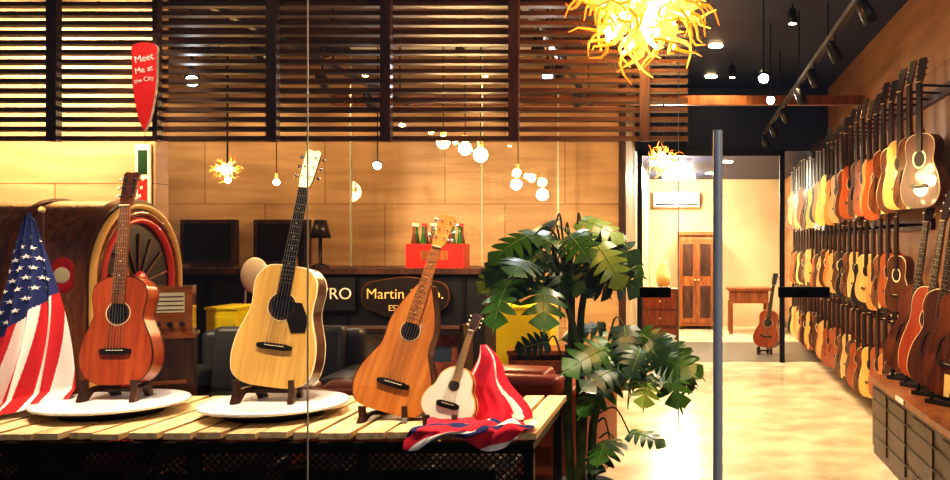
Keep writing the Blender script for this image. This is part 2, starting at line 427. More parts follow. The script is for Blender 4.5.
b = MB(); b.bb(-3.1, -1.9, 3.75, 4.3, 0, .5, M['dkwood']); b.bb(-3.12, -1.88, 3.73, 4.32, .42, .45, M['black']); b.obj('storage_chest', bevel=.01)
b = MB(); b.bb(-1.7, -.8, 3.8, 4.3, 0, .5, M['black']); b.bb(-1.72, -.78, 3.78, 4.32, .42, .45, M['dkwood']); b.obj('storage_chest', bevel=.01)

# ------------------------------------------------------------ flag on staff
FX, FY = -2.93, 4.02
def fw_(s): return .05+.42*s**.8
def flagS(s, t, off=0):
    w = fw_(s)
    cx = FX+.02*s
    x = cx+(t-.5)*w+.04*s*math.sin(s*3+1)
    y = FY-.10*s*math.sin(math.pi*t) + .028*(.3+s)*math.sin(t*24+s*3.5) - off - .05*s
    z = 1.60-.872*s-.04*abs(t-.5)*(1-s)*2-.03*s*math.sin(t*5)
    if s > .93: y -= (s-.93)*1.0
    return (x, y, max(z, .735))
M['flagred'] = mat('flag_red', (.50, .02, .025), .8)
b = MB(); NS, NT = 150, 220
vs = [flagS(i/NS, j/NT) for i in range(NS+1) for j in range(NT+1)]
G = {'flagwhite': [], 'flagred': [], 'flagblue': []}
for i in range(NS):
    for j in range(NT):
        q = (i*(NT+1)+j, i*(NT+1)+j+1, (i+1)*(NT+1)+j+1, (i+1)*(NT+1)+j)
        s, t = (i+.5)/NS, (j+.5)/NT
        tt = t+.28*(s-.5)
        G['flagblue' if s < .66-.26*t else ('flagred' if int((tt+2)*11) % 2 == 0 else 'flagwhite')].append(q)
b.addm(vs, G)
for a in range(10):
    for c in range(7):
        s0 = .12+.052*a; t0 = .08+.14*c+(.07 if a % 2 else 0)
        if t0 > .95 or s0 > .62-.26*t0 or (s0 < .2 and c % 2): continue
        w = fw_(s0); pts = []
        for k in range(10):
            r = .0125 if k % 2 == 0 else .005; q = math.pi/2+k*math.pi/5
            pts.append(flagS(s0-r*math.sin(q)/.872, t0+r*math.cos(q)/w, .006))
        c0 = flagS(s0, t0, .006)
        b.add(pts+[c0], [(k, (k+1) % 10, 10) for k in range(10)], 'flagwhite')
b.tube([(FX, 4.10, .74), (FX, 4.10, 1.60)], .010, 'dkwood', 10); b.ball((FX, 4.10, 1.61), .016, 'gold', 8)
b.lathe([(0, 0), (.07, 0), (.06, .02), (.02, .03), (0, .03)], 'dkwood', 24, Matrix.Translation((FX, 4.10, .712)))
b.obj('american_flag')

b = MB(); NS, NT = 40, 144; vs = []
for i in range(NS+1):
    s = i/NS
    for j in range(NT):
        q = 2*math.pi*j/NT
        r = (.014+.125*s**.9)*(1+.26*s*math.sin(q*6+s*3.5)+.1*s*math.sin(q*11+s*2))
        vs.append((r*math.cos(q)+.05*s+.012*math.sin(s*9), r*math.sin(q)*.8, .31*(1-s)))
G = {'redcloth': [], 'flagwhite': []}
for i in range(NS):
    for j in range(NT):
        u = (j/NT*12+.25*math.sin(i*.15)) % 12
        G['flagwhite' if (7.0 < u < 7.55 or 10.4 < u < 10.8) else 'redcloth'].append((i*NT+j, i*NT+(j+1) % NT, (i+1)*NT+(j+1) % NT, (i+1)*NT+j))
b.addm(vs, G)
b.tube([(0, 0, 0), (0, 0, .30)], .008, 'dkwood', 8)
b.obj('red_cloth', (-.865, 3.86, .713))
b = MB(); NS, NT = 90, 180; vs = []
for i in range(NS+1):
    s = i/NS; L = s*.25
    for j in range(NT+1):
        t = j/NT
        bump = .016*abs(math.sin(t*13+s*4))+.009*math.sin(s*14+t*5)+.006*math.sin(t*31+s*9)
        if L < .17: y = 3.66-L; z = .728+bump
        else: y = 3.488-bump*.6; z = .728-(L-.17)*(.6+.4*math.sin(t*9+1))+bump*.3
        vs.append((-1.06+t*.44+.03*math.sin(s*5), y, z))
F = {'flagblue': [], 'redcloth': [], 'flagwhite': []}
for i in range(NS):
    for j in range(NT):
        q = (i*(NT+1)+j, i*(NT+1)+j+1, (i+1)*(NT+1)+j+1, (i+1)*(NT+1)+j)
        t = (j+.5)/NT; s = (i+.5)/NS; g = (s*2.6+t*2.4+.25*math.sin(t*11)) % 1.6
        F['flagblue' if g < .5 else ('redcloth' if g < 1.2 else 'flagwhite')].append(q)
b.addm(vs, F)
b.obj('striped_cloth')

# ------------------------------------------------------------ jukebox
b = MB()
def arch(r, h0, H, n=24):
    pts = [(-r, h0), (r, h0), (r, H-r)]
    pts += [(r*math.cos(math.pi*k/n), H-r+r*math.sin(math.pi*k/n)) for k in range(1, n)]
    pts.append((-r, H-r)); return pts
b.prism(arch(.42, 0, 1.69), .03, .80, 'brown', 'brown')
b.prism(arch(.43, 0, 1.70), 0, .06, 'dkwood', 'cab')
b.prism(arch(.432, .02, 1.702), .40, .43, 'cab', 'cab')
b.prism(arch(.29, .85, 1.54), -.004, 0.0, 'black', 'black')
for rr, m in ((.395, 'tubeY'), (.355, 'brown'), (.315, 'tubeR')):
    pts = [(-rr, -.012, .5), (-rr, -.012, 1.27)]+[(rr*math.cos(math.pi-math.pi*k/20), -.012, 1.27+rr*math.sin(math.pi*k/20)) for k in range(1, 20)]+[(rr, -.012, 1.27), (rr, -.012, .5)]
    b.tube(pts, .018, m, 8)
for k in range(7):
    q = math.pi*(k+.5)/7
    b.tube([(.07*math.cos(q), -.01, 1.24+.07*math.sin(q)), (.27*math.cos(q), -.01, 1.24+.27*math.sin(q))], .006, 'cab', 6)
b.ball((0, -.015, 1.24), .07, 'tubeR', 8, sq=(1, .3, 1))
for k in range(9): b.box((0, -.02, .92+.03*k), (.5, .006, .012), 'chrome' if k % 2 else 'lcd')
b.box((0, -.05, .82), (.66, .10, .10), 'brown'); b.box((0, -.102, .82), (.58, .004, .05), 'lcd')
b.prism([(-.27, .15), (.27, .15), (.27, .65), (.12, .74), (-.12, .74), (-.27, .65)], -.012, 0, 'tubeR', 'chrome', smooth=False)
for k in range(9): b.box((-.24+.06*k, -.018, .42), (.012, .012, .55), 'chrome')
b.ball((-.42, .12, 1.30), .09, 'red', 10, sq=(.10, .8, 1)); b.ball((-.425, .12, 1.30), .055, 'cream', 10, sq=(.14, .8, .8))
b.obj('jukebox', mtx=Matrix.Translation((-2.97, 4.88, 0)) @ Matrix.Rotation(R(91), 4, 'Z'))

b = MB()
b.bb(-.13, .13, -.12, .12, 0, .98, M['dkwood']); b.bb(-.14, .14, -.13, .13, .98, 1.0, M['brown'])
b.bb(-.125, .125, -.11, .11, 1.0, 1.24, M['brown'])
b.bb(-.09, .09, -.114, -.11, 1.11, 1.21, M['lcd'])
for k in range(4): b.bb(-.085, .085, -.116, -.114, 1.12+.022*k, 1.126+.022*k, M['dkwood'])
for x in (-.08, -.027, .027, .08): b.tube([(x, -.13, 1.05), (x, -.11, 1.05)], .013, 'ebony', 12)
for k in range(8): b.box((0, -.122, .2+.08*k), (.2, .006, .02), 'brown')
b.obj('radio_cabinet', (-2.66, 4.62, 0), (0, 0, R(24)), bevel=.006)

# red sign with white lettering hung from the thin screen post
sg = empty('guitar_pick_sign', (-2.65, 4.41, 2.26)); sg.scale = (.66, .66, .70)
b = MB()
pk = catmull([(0, -.36), (.045, -.26), (.085, -.05), (.092, .16), (.088, .24), (0, .262), (-.088, .24), (-.092, .16), (-.085, -.05), (-.045, -.26), (0, -.36)], 5)[:-1]
b.prism(pk, 0, .03, 'red', 'flagwhite'); b.obj('board', parent=sg)
b = MB(); b.bb(.02, .04, .03, .05, -.2, .2, M['steel_dark']); b.obj('hanger', parent=sg)
def text(s, name, size, loc, parent, m, rot=(R(90), 0, 0)):
    c = bpy.data.curves.new(name, 'FONT'); c.body = s; c.size = size; c.extrude = .002; c.align_x = 'CENTER'; c.align_y = 'CENTER'
    c.materials.append(M[m]); o = bpy.data.objects.new(name, c); S.collection.objects.link(o)
    o.location = loc; o.rotation_euler = rot; o.parent = parent; return o
tilt = (R(90), R(-12), 0)
text('Meet', 'lettering_1', .07, (0, -.004, .15), sg, 'flagwhite', tilt); text('Me at', 'lettering_2', .06, (0, -.004, .07), sg, 'flagwhite', tilt); text('the City', 'lettering_3', .045, (0, -.004, 0), sg, 'flagwhite', tilt)
b = MB(); b.bb(-.05, .05, 0, .02, 0, .50, M['cream']); b.bb(-.03, .03, -.004, 0, .3, .46, M['leaf2']); b.bb(-.03, .03, -.004, 0, .05, .27, M['red'])
b.obj('wall_poster', (-3.60, 5.975, 1.62))

# ------------------------------------------------------------ bar counter & things on it
b = MB()
b.bb(-4.4, -1.72, 7.75, 8.35, 0, 1.2, M['black']); b.bb(-4.45, -1.68, 7.7, 8.4, 1.2, 1.25, M['dkwood'])
for x in (-4.1, -3.5, -2.9, -2.3, -1.9): b.bb(x-.015, x+.015, 7.735, 7.75, .05, 1.18, M['steel_dark'])
b.obj('bar_counter')
sg = empty('oval_wall_sign', (-2.39, 7.70, 1.0))
b = MB()
o = catmull([(0, -.17), (.16, -.16), (.23, -.13), (.34, -.08), (.37, .03), (.32, .12), (.16, .155), (0, .175), (-.16, .155), (-.32, .12), (-.37, .03), (-.34, -.08), (-.23, -.13), (-.16, -.16), (0, -.17)], 4)[:-1]
b.prism(o, -.02, 0, 'ebony', 'ebony'); b.prism([(x*1.02, z*1.03) for x, z in o], -.012, -.002, 'cab', 'cab'); b.obj('board', parent=sg)
text('Martin & Co.', 'lettering', .125, (0, -.024, .03), sg, 'gold'); text('EST. 1833', 'lettering_small', .07, (0, -.024, -.09), sg, 'gold')
sg = empty('enamel_sign', (-3.02, 7.70, 1.02))
b = MB(); b.bb(-.2, .2, -.015, 0, -.13, .15, M['black']); b.bb(-.205, .205, -.01, .0, -.135, .155, M['steel_dark']); b.obj('board', parent=sg)
text('EVRO', 'lettering', .14, (0, -.018, .01), sg, 'flagwhite')

b = MB(); b.bb(-.25, .25, -.12, .12, .0, .02, M['red'])
for (x0, x1, y0, y1) in ((-.25, .25, -.12, -.1), (-.25, .25, .1, .12), (-.25, -.23, -.1, .1), (.23, .25, -.1, .1)): b.bb(x0, x1, y0, y1, .02, .21, M['red'])
b.bb(-.12, .12, -.124, -.12, .07, .15, M['cab'])
for i in range(6):
    for j in range(2):
        x = -.2+.08*i; m = 'greenglass' if (i+j) % 2 else 'brownglass'
        b.lathe([(0, .02), (.03, .02), (.03, .2), (.012, .30), (.012, .38), (0, .38)], m, 12, Matrix.Translation((x, -.045+.09*j, 0)))
        b.lathe([(0, .39), (.014, .39), (.014, .365)], 'red' if i % 2 else 'cream', 10, Matrix.Translation((x, -.045+.09*j, 0)))
b.obj('bottle_crate', (-2.18, 7.95, 1.25))
b = MB(); b.lathe([(0, 0), (.08, 0), (.07, .02), (.015, .04), (.015, .26), (.09, .26), (.05, .42), (0, .42)], 'ebony', 20); b.obj('table_lamp', (-3.22, 7.95, 1.25))

for x in (-4.70, -3.98):
    b = MB(); b.bb(-.27, .27, -.02, .06, -.22, .22, M['dkwood']); b.bb(-.23, .23, -.025, -.02, -.18, .18, M['screen'])
    b.bb(-.05, .05, .06, .1, -.05, .05, M['steel_dark']); b.obj('wall_monitor', (x, 8.88, 1.48), bevel=.008)

def stool(x, y, rz, c='white'):
    b = MB()
    b.lathe([(0, .80), (.18, .80), (.2, .83), (.19, .87), (0, .88)], 'red', 28)
    for k in range(4):
        q = math.pi/4+k*math.pi/2; b.tube([(.1*math.cos(q), .1*math.sin(q), .81), (.22*math.cos(q), .22*math.sin(q), 0)], .012, 'chrome', 8)
    b.tube([(.17*math.cos(q), .17*math.sin(q), .3) for q in [k*math.pi/12 for k in range(25)]], .008, 'chrome', 6)
    for sx in (-.07, .07): b.tube([(sx, .15, .83), (sx, .20, 1.08)], .01, 'chrome', 8)
    b.ball((0, .2, 1.20), .15, c, 12, sq=(.75, .18, 1))
    b.obj('bar_stool', (x, y, 0), (0, 0, R(rz)))
stool(-3.50, 7.2, 10)

for (x, y, w, h) in ((-3.36, 6.72, .22, .98), (-1.26, 7.2, .42, .95)):
    b = MB(); b.bb(-w/2, w/2, -.2, .2, .05, h, M['yellow']); b.bb(-w/2+.02, w/2-.02, -.205, -.2, .1, h-.05, M['yellow'])
    b.bb(w/2-.06, w/2-.04, -.225, -.205, h*.6, h*.8, M['chrome']); b.bb(-w/2-.01, w/2+.01, -.21, .21, h, h+.02, M['yellow'])
    for sx in (-1, 1):
        for sy in (-1, 1): b.bb(sx*(w/2-.03)-.015, sx*(w/2-.03)+.015, sy*.17-.015, sy*.17+.015, 0, .05, M['black'])
    b.obj('yellow_locker', (x, y, 0), bevel=.006)

b = MB(); b.bb(-.6, .6, -.15, .15, 0, .05, M['dkwood'])
for z in (.42, .80): b.bb(-.6, .6, -.15, .15, z-.012, z+.012, M['dkwood'])
for x in (-.6, .6): b.bb(x-.015, x+.015, -.15, .15, 0, .84, M['dkwood'])
cols = [(.7, .65, .55), (.06, .06, .07), (.35, .1, .05), (.05, .12, .05), (.1, .1, .1), (.6, .5, .3), (.05, .08, .15)]
for r_, z0 in enumerate((.05, .43)):
    for i in range(4):
        c = cols[(i*2+r_*3) % 7]; mm = mat('sleeve', c, .5, var=.6, vs=14)
        X = Matrix.Translation((-.42+.28*i, -.08, z0)) @ Matrix.Rotation(R(-9), 4, 'X')
        b.bb(-.125, .125, -.006, .006, .01, .33, mm, X=X); b.bb(-.08, .08, -.008, -.006, .12, .24, mat('label', cols[(i+r_+2) % 7], .5), X=X)
b.obj('record_rack', (-2.30, 7.0, 0))

# ------------------------------------------------------------ seating
def sofa(name, x, y, w, d, h, m, rz=0, n=2, seat=.42, arm=.2):
    b = MB()
    b.bb(-w/2+.03, w/2-.03, -d/2+.05, d/2, .08, seat-.1, M[m])
    for i in range(n):
        cw = (w-2*arm)/n; x0 = -w/2+arm+i*cw
        b.bb(x0+.005, x0+cw-.005, -d/2, d/2-.18, seat-.12, seat+.04, M[m])
        X = Matrix.Translation((x0+cw/2, d/2-.2, seat)) @ Matrix.Rotation(R(-10), 4, 'X')
        b.bb(-cw/2+.008, cw/2-.008, -.09, .09, 0, h-seat-.01, M[m], X=X)
    b.bb(-w/2+arm*.5, w/2-arm*.5, d/2-.16, d/2, .1, h-.04, M[m])
    for sx in (-1, 1): b.bb(sx*(w/2-arm/2)-arm/2, sx*(w/2-arm/2)+arm/2, -d/2+.02, d/2-.02, .08, seat+.2, M[m])
    o = b.obj(name, (x, y, 0), (0, 0, R(rz)), bevel=.05, seg=4)
    f = MB()
    for sx in (-1, 1):
        for sy in (-1, 1): f.lathe([(.02, 0), (.028, .09)], 'dkwood', 12, Matrix.Translation((sx*(w/2-.1), sy*(d/2-.12), 0)))
    f.obj('feet', parent=o)
    return o
sofa('leather_sofa', -2.78, 5.98, 1.3, .85, .90, 'leatherG', 4, 2)
sofa('leather_sofa', -1.98, 5.08, 1.02, .68, .72, 'leatherB', 180, 2)
sofa('leather_armchair', -.97, 5.72, .90, .8, .72, 'leatherR', 165, 1)

b = MB()
for k in range(5):
    b.bb(-.22, .22, -.18, -.165, .05+k*.12, .14+k*.12, M['cab']); b.bb(-.22, .22, .165, .18, .05+k*.12, .14+k*.12, M['cab'])
for sx in (-1, 1): b.bb(sx*.21-.012, sx*.21+.012, -.165, .165, 0, .66, M['cab'])
b.bb(-.23, .23, -.19, .19, .66, .69, M['cab']); b.obj('slatted_side_table', (-1.05, 6.65, 0))

# ------------------------------------------------------------ monstera
def leaf(b, base, d, nrm, L, m):
    d = Vector(d).normalized(); nrm = Vector(nrm); nrm = (nrm-d*nrm.dot(d)).normalized(); x = d.cross(nrm)
    T = Matrix((( x.x, d.x, nrm.x, base[0]), (x.y, d.y, nrm.y, base[1]), (x.z, d.z, nrm.z, base[2]), (0, 0, 0, 1)))
    W = L*.50; N = 5; vs = []; fs = []
    def P(xx, yy):
        return (xx, yy, -.40*yy*abs(yy)/L-.55*xx*xx/L+.10*abs(xx))
    def w(t): return W*max(.05, math.sin(math.pi*min(1, (t*.86+.15)))**.55)
    for sg in (-1, 1):
        for i in range(N):
            a = L*i/N; c = L*(i+1)/N
            t0, t1 = i/N, (i+1)/N; g = c-a
            w0, w1 = w(t0+.02), w(t1-.02)
            back = -.16*L if i == 0 else 0
            gap = .22 if i < N-1 else .05
            o = len(vs)
            for (f, ga, gb) in ((0, 0, 0), (.3, 0, 0), (.5, .03, .03), (.75, gap*.7, gap*.8), (.95, gap*1.1, gap*1.3), (1.08, gap*2.1, gap*2.0)):
                sh = f*L*(.05+.14*(i+.5)/N)
                ya = a+sh+g*ga+back*f; yb = c+sh-g*gb
                vs.append(P(sg*f*w0, ya)); vs.append(P(sg*f*w1, yb))
            for k in range(5): fs.append((o+2*k, o+2*k+1, o+2*k+3, o+2*k+2))
    o = len(vs); wl = w(.98)*.8
    vs += [P(-wl, L*1.10), P(0, L), P(wl, L*1.10), P(0, L*1.28)]; fs.append((o, o+1, o+3)); fs.append((o+1, o+2, o+3))
    b.add(vs, fs, m, True, T)
    b.tube([P(0, L*k/5) for k in range(6)], [.004, .0035, .003, .0025, .002, .001], 'leaf3', 5, False, T)
px, py = -.555, 4.80
b = MB()
b.lathe([(0, 0), (.15, 0), (.18, .16), (.19, .175), (.18, .18), (.165, .16), (0, .15)], 'pot', 36, Matrix.Translation((px, py, 0)))
b.lathe([(.165, .155), (0, .16)], 'soil', 24, Matrix.Translation((px, py, 0)))
trunks = [[(px-.05, py, .15), (px-.07, py-.01, .6), (px-.05, py, 1.0), (px-.05, py, 1.35)],
          [(px+.06, py, .15), (px+.07, py-.03, .5), (px+.16, py-.04, .8), (px+.20, py-.03, 1.0)],
          [(px, py+.04, .15), (px-.01, py+.03, .6), (px+.0, py+.03, 1.1), (px+.08, py+.02, 1.45)],
          [(px-.01, py-.06, .15), (px+.02, py-.07, .55), (px-.02, py-.05, .95), (px-.12, py-.04, 1.3)]]
for t in trunks: b.tube(catmull(t, 5), [.026-.0007*i for i in range(16)], 'stem', 10)
def fan(cx, cz, rx, rz, n, srcz, seed, l0=.19, l1=.28):
    random.seed(seed)
    for i in range(n):
        a = 2*math.pi*(i+random.uniform(-.3, .3))/n; rr = random.uniform(.35, 1.0)
        ex = cx+rx*rr*math.cos(a); ez = cz+rz*rr*math.sin(a); ey = py-.03+random.uniform(-.22, .22)
        src = (px+(cx-px)*.5+random.uniform(-.03, .03), py, srcz+random.uniform(-.15, .15))
        mid = ((src[0]*.45+ex*.55), (src[1]+ey)/2, max(ez, src[2])+.03)
        path = catmull([src, mid, (ex, ey, ez)], 5); b.tube(path, [.006]*6+[.004]*(len(path)-6), 'stem', 6, False)
        out = Vector((ex-cx, (ey-py)*.6-.05, 0))
        if out.length < .01: out = Vector((.1, -.1, 0))
        out.normalize()
        d = out*random.uniform(.7, 1.1)+Vector((0, -.2, random.uniform(-.7, .2)))
        nrm = Vector((random.uniform(-.4, .4), random.uniform(-1.0, -.3), random.uniform(.3, 1.0)))
        q = random.random()
        leaf(b, (ex, ey, ez), d, nrm, random.uniform(l0, l1), 'leaf' if q < .45 else ('leaf2' if q < .85 else 'leaf3'))
fan(-.66, 1.45, .29, .15, 21, 1.25, 3, .16, .25)
fan(-.78, 1.33, .18, .08, 8, 1.2, 5, .16, .24)
fan(-.22, .86, .18, .17, 14, .85, 9, .15, .24)
fan(-.34, .96, .12, .13, 4, .85, 19, .15, .22)
fan(-.70, .88, .06, .08, 2, .7, 11, .14, .18)
fan(-.34, .42, .13, .06, 3, .4, 15, .15, .2)
b.obj('potted_monstera')
random.seed(21)

# ------------------------------------------------------------ chandelier
def chandelier(name, c, rad, n, cord, lit=60, th=.048):
    e = empty(name, c); b = MB()
    for i in range(n):
        d = Vector((random.gauss(0, 1), random.gauss(0, .9), random.gauss(0, .8))).normalized()
        L = rad*random.uniform(.62, 1.1); k = 9; pts = []
        side = d.cross(Vector((random.gauss(0, 1), random.gauss(0, 1), random.gauss(0, 1)))).normalized(); up = d.cross(side)
        ph = random.uniform(0, 6)
        for j in range(k+1):
            t = j/k; amp = .10*rad*t*(1 if t < .6 else 1.5)
            pts.append(d*(L*(.15+.85*t))+side*amp*math.sin(ph+t*8)+up*amp*math.cos(ph+t*8))
        r = [rad*th*(1-.88*(j/k)**1.6) for j in range(k+1)]
        h = k//3
        b.tube(pts[:h+1], r[:h+1], 'amberHot', 6, False); b.tube(pts[h:2*h+1], r[h:2*h+1], 'amberHot' if i % 4 == 0 else 'amber', 6, False); b.tube(pts[2*h:], r[2*h:], 'amberDim' if i % 3 else 'amber', 6, True)
    b.ball((0, 0, 0), rad*.28, 'amberHot', 10)
    b.tube([(0, 0, 0), (0, 0, cord)], .008, 'black', 8); b.lathe([(0, cord-.03), (.05, cord-.03), (.06, cord)], 'black', 20)
    b.obj('glass_tendrils', parent=e)
    l = bpy.data.lights.new(name+'_lamp', 'POINT'); l.energy = lit; l.color = (1, .62, .25); l.shadow_soft_size = rad*.9
    o = bpy.data.objects.new('lamp', l); S.collection.objects.link(o); o.parent = e; o.location = (0, 0, -rad*.2)
    return e
chandelier('blown_glass_chandelier', (-.19, 4.02, 2.575), .37, 200, .825, lit=45)
chandelier('cluster_chandelier', (-3.66, 7.2, 2.06), .13, 34, 1.34, lit=16)
chandelier('cluster_chandelier', (-.17, 7.2, 2.13), .16, 44, 1.27, lit=25)

def pendant(x, y, z, r=.035, m='bulbW', e=25, col=(1, .68, .35), name='pendant_lamp'):  # hanging bulbs that stand in for spotlights
    em_ = empty(name, (x, y, z)); b = MB()
    b.ball((0, 0, 0), r, m, 8); b.tube([(0, 0, r), (0, 0, r+.05)], r*.45, 'gold', 10); b.tube([(0, 0, r+.05), (0, 0, 3.4-z)], .004, 'black', 5)
    b.lathe([(0, 3.37-z), (.04, 3.37-z), (.04, 3.4-z)], 'black', 16); b.obj('bulb_and_cord', parent=em_)
    if e:
        l = bpy.data.lights.new('pendant', 'POINT'); l.energy = e; l.color = col; l.shadow_soft_size = r*1.2
        o = bpy.data.objects.new('lamp', l); S.collection.objects.link(o); o.parent = em_; o.location = (0, 0, -r*2.5)
for x, z, r, e in ((-1.88, 2.25, .05, 30), (-1.71, 2.20, .05, 0), (-1.59, 2.15, .055, 30)): pendant(x, 7.0, z, r, e=e)
for x, y, z in ((-1.54, 8.3, 2.12), (-3.86, 7.6, 2.0), (-3.45, 7.6, 1.98)): pendant(x, y, z, .026, e=0)

# ------------------------------------------------------------ track lights
def rail(x, y0, y1, z, name='ceiling_track'):
    b = MB(); b.bb(x-.02, x+.02, y0, y1, z-.02, z+.015, M['black'])
    y = y0+.2
    while y < y1: b.bb(x-.006, x+.006, y-.006, y+.006, z, 3.4, M['black']); y += 1.6
    b.obj(name)
def track(x, y, z, tgt, e, col=(1, .74, .42), m='bulbW', ang=75, r=.04, blend=.6):
    d = (Vector(tgt)-Vector((x, y, z-.12))).normalized(); q = d.to_track_quat('-Z', 'Y').to_matrix().to_4x4()
    em_ = empty('track_light', (x, y, z)); b = MB()
    b.tube([(0, 0, 0), (0, 0, -.09)], .008, 'black', 8)
    X = Matrix.Translation((0, 0, -.12)) @ q
    b.lathe([(0, .09), (r*.7, .08), (r, .0), (r, -.05), (r*.88, -.05), (r*.85, -.03)], 'black', 20, X)
    b.lathe([(r*.86, -.036), (0, -.036)], m, 20, X)
    b.obj('fixture', parent=em_)
    if e:
        l = bpy.data.lights.new('spot', 'SPOT'); l.energy = e; l.color = col; l.spot_size = R(ang); l.spot_blend = blend; l.shadow_soft_size = .04
        o = bpy.data.objects.new('lamp', l); S.collection.objects.link(o); o.parent = em_; o.matrix_local = Matrix.Translation(Vector((0, 0, -.12))+d*.07) @ q
    return em_
W1 = (1, .75, .45)
def hrail(x0, x1, y, z):
    b = MB(); b.bb(x0, x1, y-.02, y+.02, z-.015, z+.02, M['black'])
    x = x0+.2
    while x < x1: b.bb(x-.006, x+.006, y-.006, y+.006, z, 3.4, M['black']); x += 1.5
    b.obj('ceiling_track')
hrail(-3.6, -.2, 3.4, 3.1)
for x, tx, e in ((-2.9, -3.0, 115), (-2.3, -2.45, 145), (-1.6, -1.8, 140), (-1.1, -1.1, 165), (-.5, -.55, 100)):
    track(x, 3.4, 3.09, (tx, 3.95, .9), e, (1, .82, .60), ang=44, blend=.8)
track(-2.65, 3.4, 3.09, (-2.65, 4.41, 2.2), 45, (1, .85, .65), ang=30, blend=.5)  # extra spot added only to brighten the red sign
b = MB(); b.bb(.93, .97, 4.0, 11.0, 2.78, 2.815, M['black'])
for y in (4.5, 6, 7.5, 9, 10.5): b.bb(.944, .956, y-.006, y+.006, 2.8, 3.4, M['black'])
b.obj('ceiling_track')
for y in (4.7, 5.7, 6.6, 7.4, 8.5, 9.6, 10.6): track(.95, y, 2.78, (1.7, y+.3, 1.3), 62, W1, ang=60, blend=.9)
for y, x in ((7.2, .86), (9.5, .5)): track(x, y, 3.38, (x, y-.6, 0), 80, W1, ang=90)
rail(-2.66, 5.0, 8.6, 2.8)
for y in (5.6, 6.6, 7.6): track(-2.66, y, 2.78, (-2.3, y+1.6, 1.2), 62, W1, ang=56, blend=.9)
rail(-.9, 5.0, 8.6, 2.8)
for y in (5.5, 6.4, 7.5): track(-.9, y, 2.78, (-1.2, y+1.5, 1.1), 58, W1, ang=56, blend=.9)
for x in (-4.6, -3.8): track(x, 4.9, 3.2, (x, 6.0, 2.3), 170, (1, .80, .52), ang=90)
for x, e in ((-5.2, 45), (-4.2, 40), (-3.2, 28), (-2.0, 22)): track(x, 8.0, 3.3, (x, 9.0, 2.2), e, W1, ang=70, blend=.9)
for x, y, z in ((-2.74, 5.0, 2.5), (-1.0, 6.8, 2.85), (-.9, 5.9, 2.7), (-2.8, 8.2, 2.3), (.75, 7.9, 2.85), (.55, 6.3, 2.75)):
    em_ = track(x, y, z, (x*.6, 3.2, .9), 10, (.9, .93, 1), 'bulbC', ang=90)
    c = MB(); c.tube([(0, 0, 0), (0, 0, 3.4-z)], .006, 'black', 6); c.obj('drop_rod', parent=em_)
for x, y in ((.3, 5.2), (.4, 7.0), (.3, 8.8), (.3, 10.4), (.6, 12.6), (.4, 14.6)):
    zc = 2.62 if y > 11.2 else 3.4
    e = empty('downlight', (x, y, zc)); b = MB(); b.lathe([(0, -.004), (.05, -.004), (.065, -.012), (.07, 0)], 'bulbW', 20); b.obj('lens', parent=e)
    l = bpy.data.lights.new('down', 'SPOT'); l.energy = 190 if y < 11 else 270; l.color = (1, .84, .60); l.spot_size = R(92 if y < 11 else 150); l.spot_blend = .9; l.shadow_soft_size = .06
    o = bpy.data.objects.new('lamp', l); S.collection.objects.link(o); o.parent = e; o.location = (0, 0, -.03)
for (x, y) in ((-.2, 12.2), (-.1, 14.8)):
    e = empty('fluorescent_light', (x, y, 2.558)); b = MB()
    b.bb(-.28, .28, -.06, .06, .0, .06, M['white']); b.tube([(-.27, 0, -.02), (.27, 0, -.02)], .018, 'tubeF', 10); b.obj('batten', parent=e)
    l = bpy.data.lights.new('batten', 'POINT'); l.energy = 80; l.color = (1, .91, .72); l.shadow_soft_size = .12
    o = bpy.data.objects.new('lamp', l); S.collection.objects.link(o); o.parent = e; o.location = (0, 0, -.2)
# unseen lantern post added outside as fill for the front objects
e = empty('street_lamp', (3.2, -.6, -.02)); b = MB()
b.tube([(0, 0, 0), (0, 0, 3.6)], [.06, .035], 'steel_dark', 14); b.lathe([(0, 0), (.14, 0), (.12, .1), (.06, .16)], 'steel_dark', 20)
b.ball((0, 0, 3.75), .16, 'lcd', 12); b.lathe([(.18, 3.85), (.05, 3.98), (0, 4.0)], 'steel_dark', 20); b.obj('post_and_globe', parent=e)
l = bpy.data.lights.new('street', 'POINT'); l.energy = 150; l.color = (.98, .96, .95); l.shadow_soft_size = .16
o = bpy.data.objects.new('lamp', l); S.collection.objects.link(o); o.parent = e; o.location = (-.1, .25, 3.6)

# ------------------------------------------------------------ right wall guitars
disp = empty('hanging_guitar_display', (XR, 8, 0))
var = [guitar('std', 1.0, .49, .37, .09, 'spruce', 'mahog', detail=False, guard=True),
       guitar('dread', 1.03, .5, .39, .1, 'mahog', 'mahog', bind='rosewood', detail=False),
       guitar('arch', 1.03, .5, .40, .08, 'burst', 'rosewood', detail=False, fholes=True),
       guitar('std', .98, .48, .35, .09, 'koa', 'rosewood', detail=False),
       guitar('arch', 1.0, .45, .34, .05, 'cherry', 'cherry', bind='cream', detail=False, fholes=True),
       guitar('dread', 1.02, .5, .39, .1, 'spruce', 'rosewood', detail=False, guard=True),
       guitar('arch', 1.0, .45, .34, .05, 'black', 'black', bind='cream', detail=False),
       guitar('std', 1.0, .49, .37, .09, 'rosewood', 'rosewood', detail=False),
       guitar('std', 1.0, .49, .37, .09, 'maple', 'mahog', detail=False, guard=True)]
meshes = [v.mesh('hung_guitar') for v in var]
k = 0; DX = Matrix.Translation((-XR, -8, 0)); SP = .27
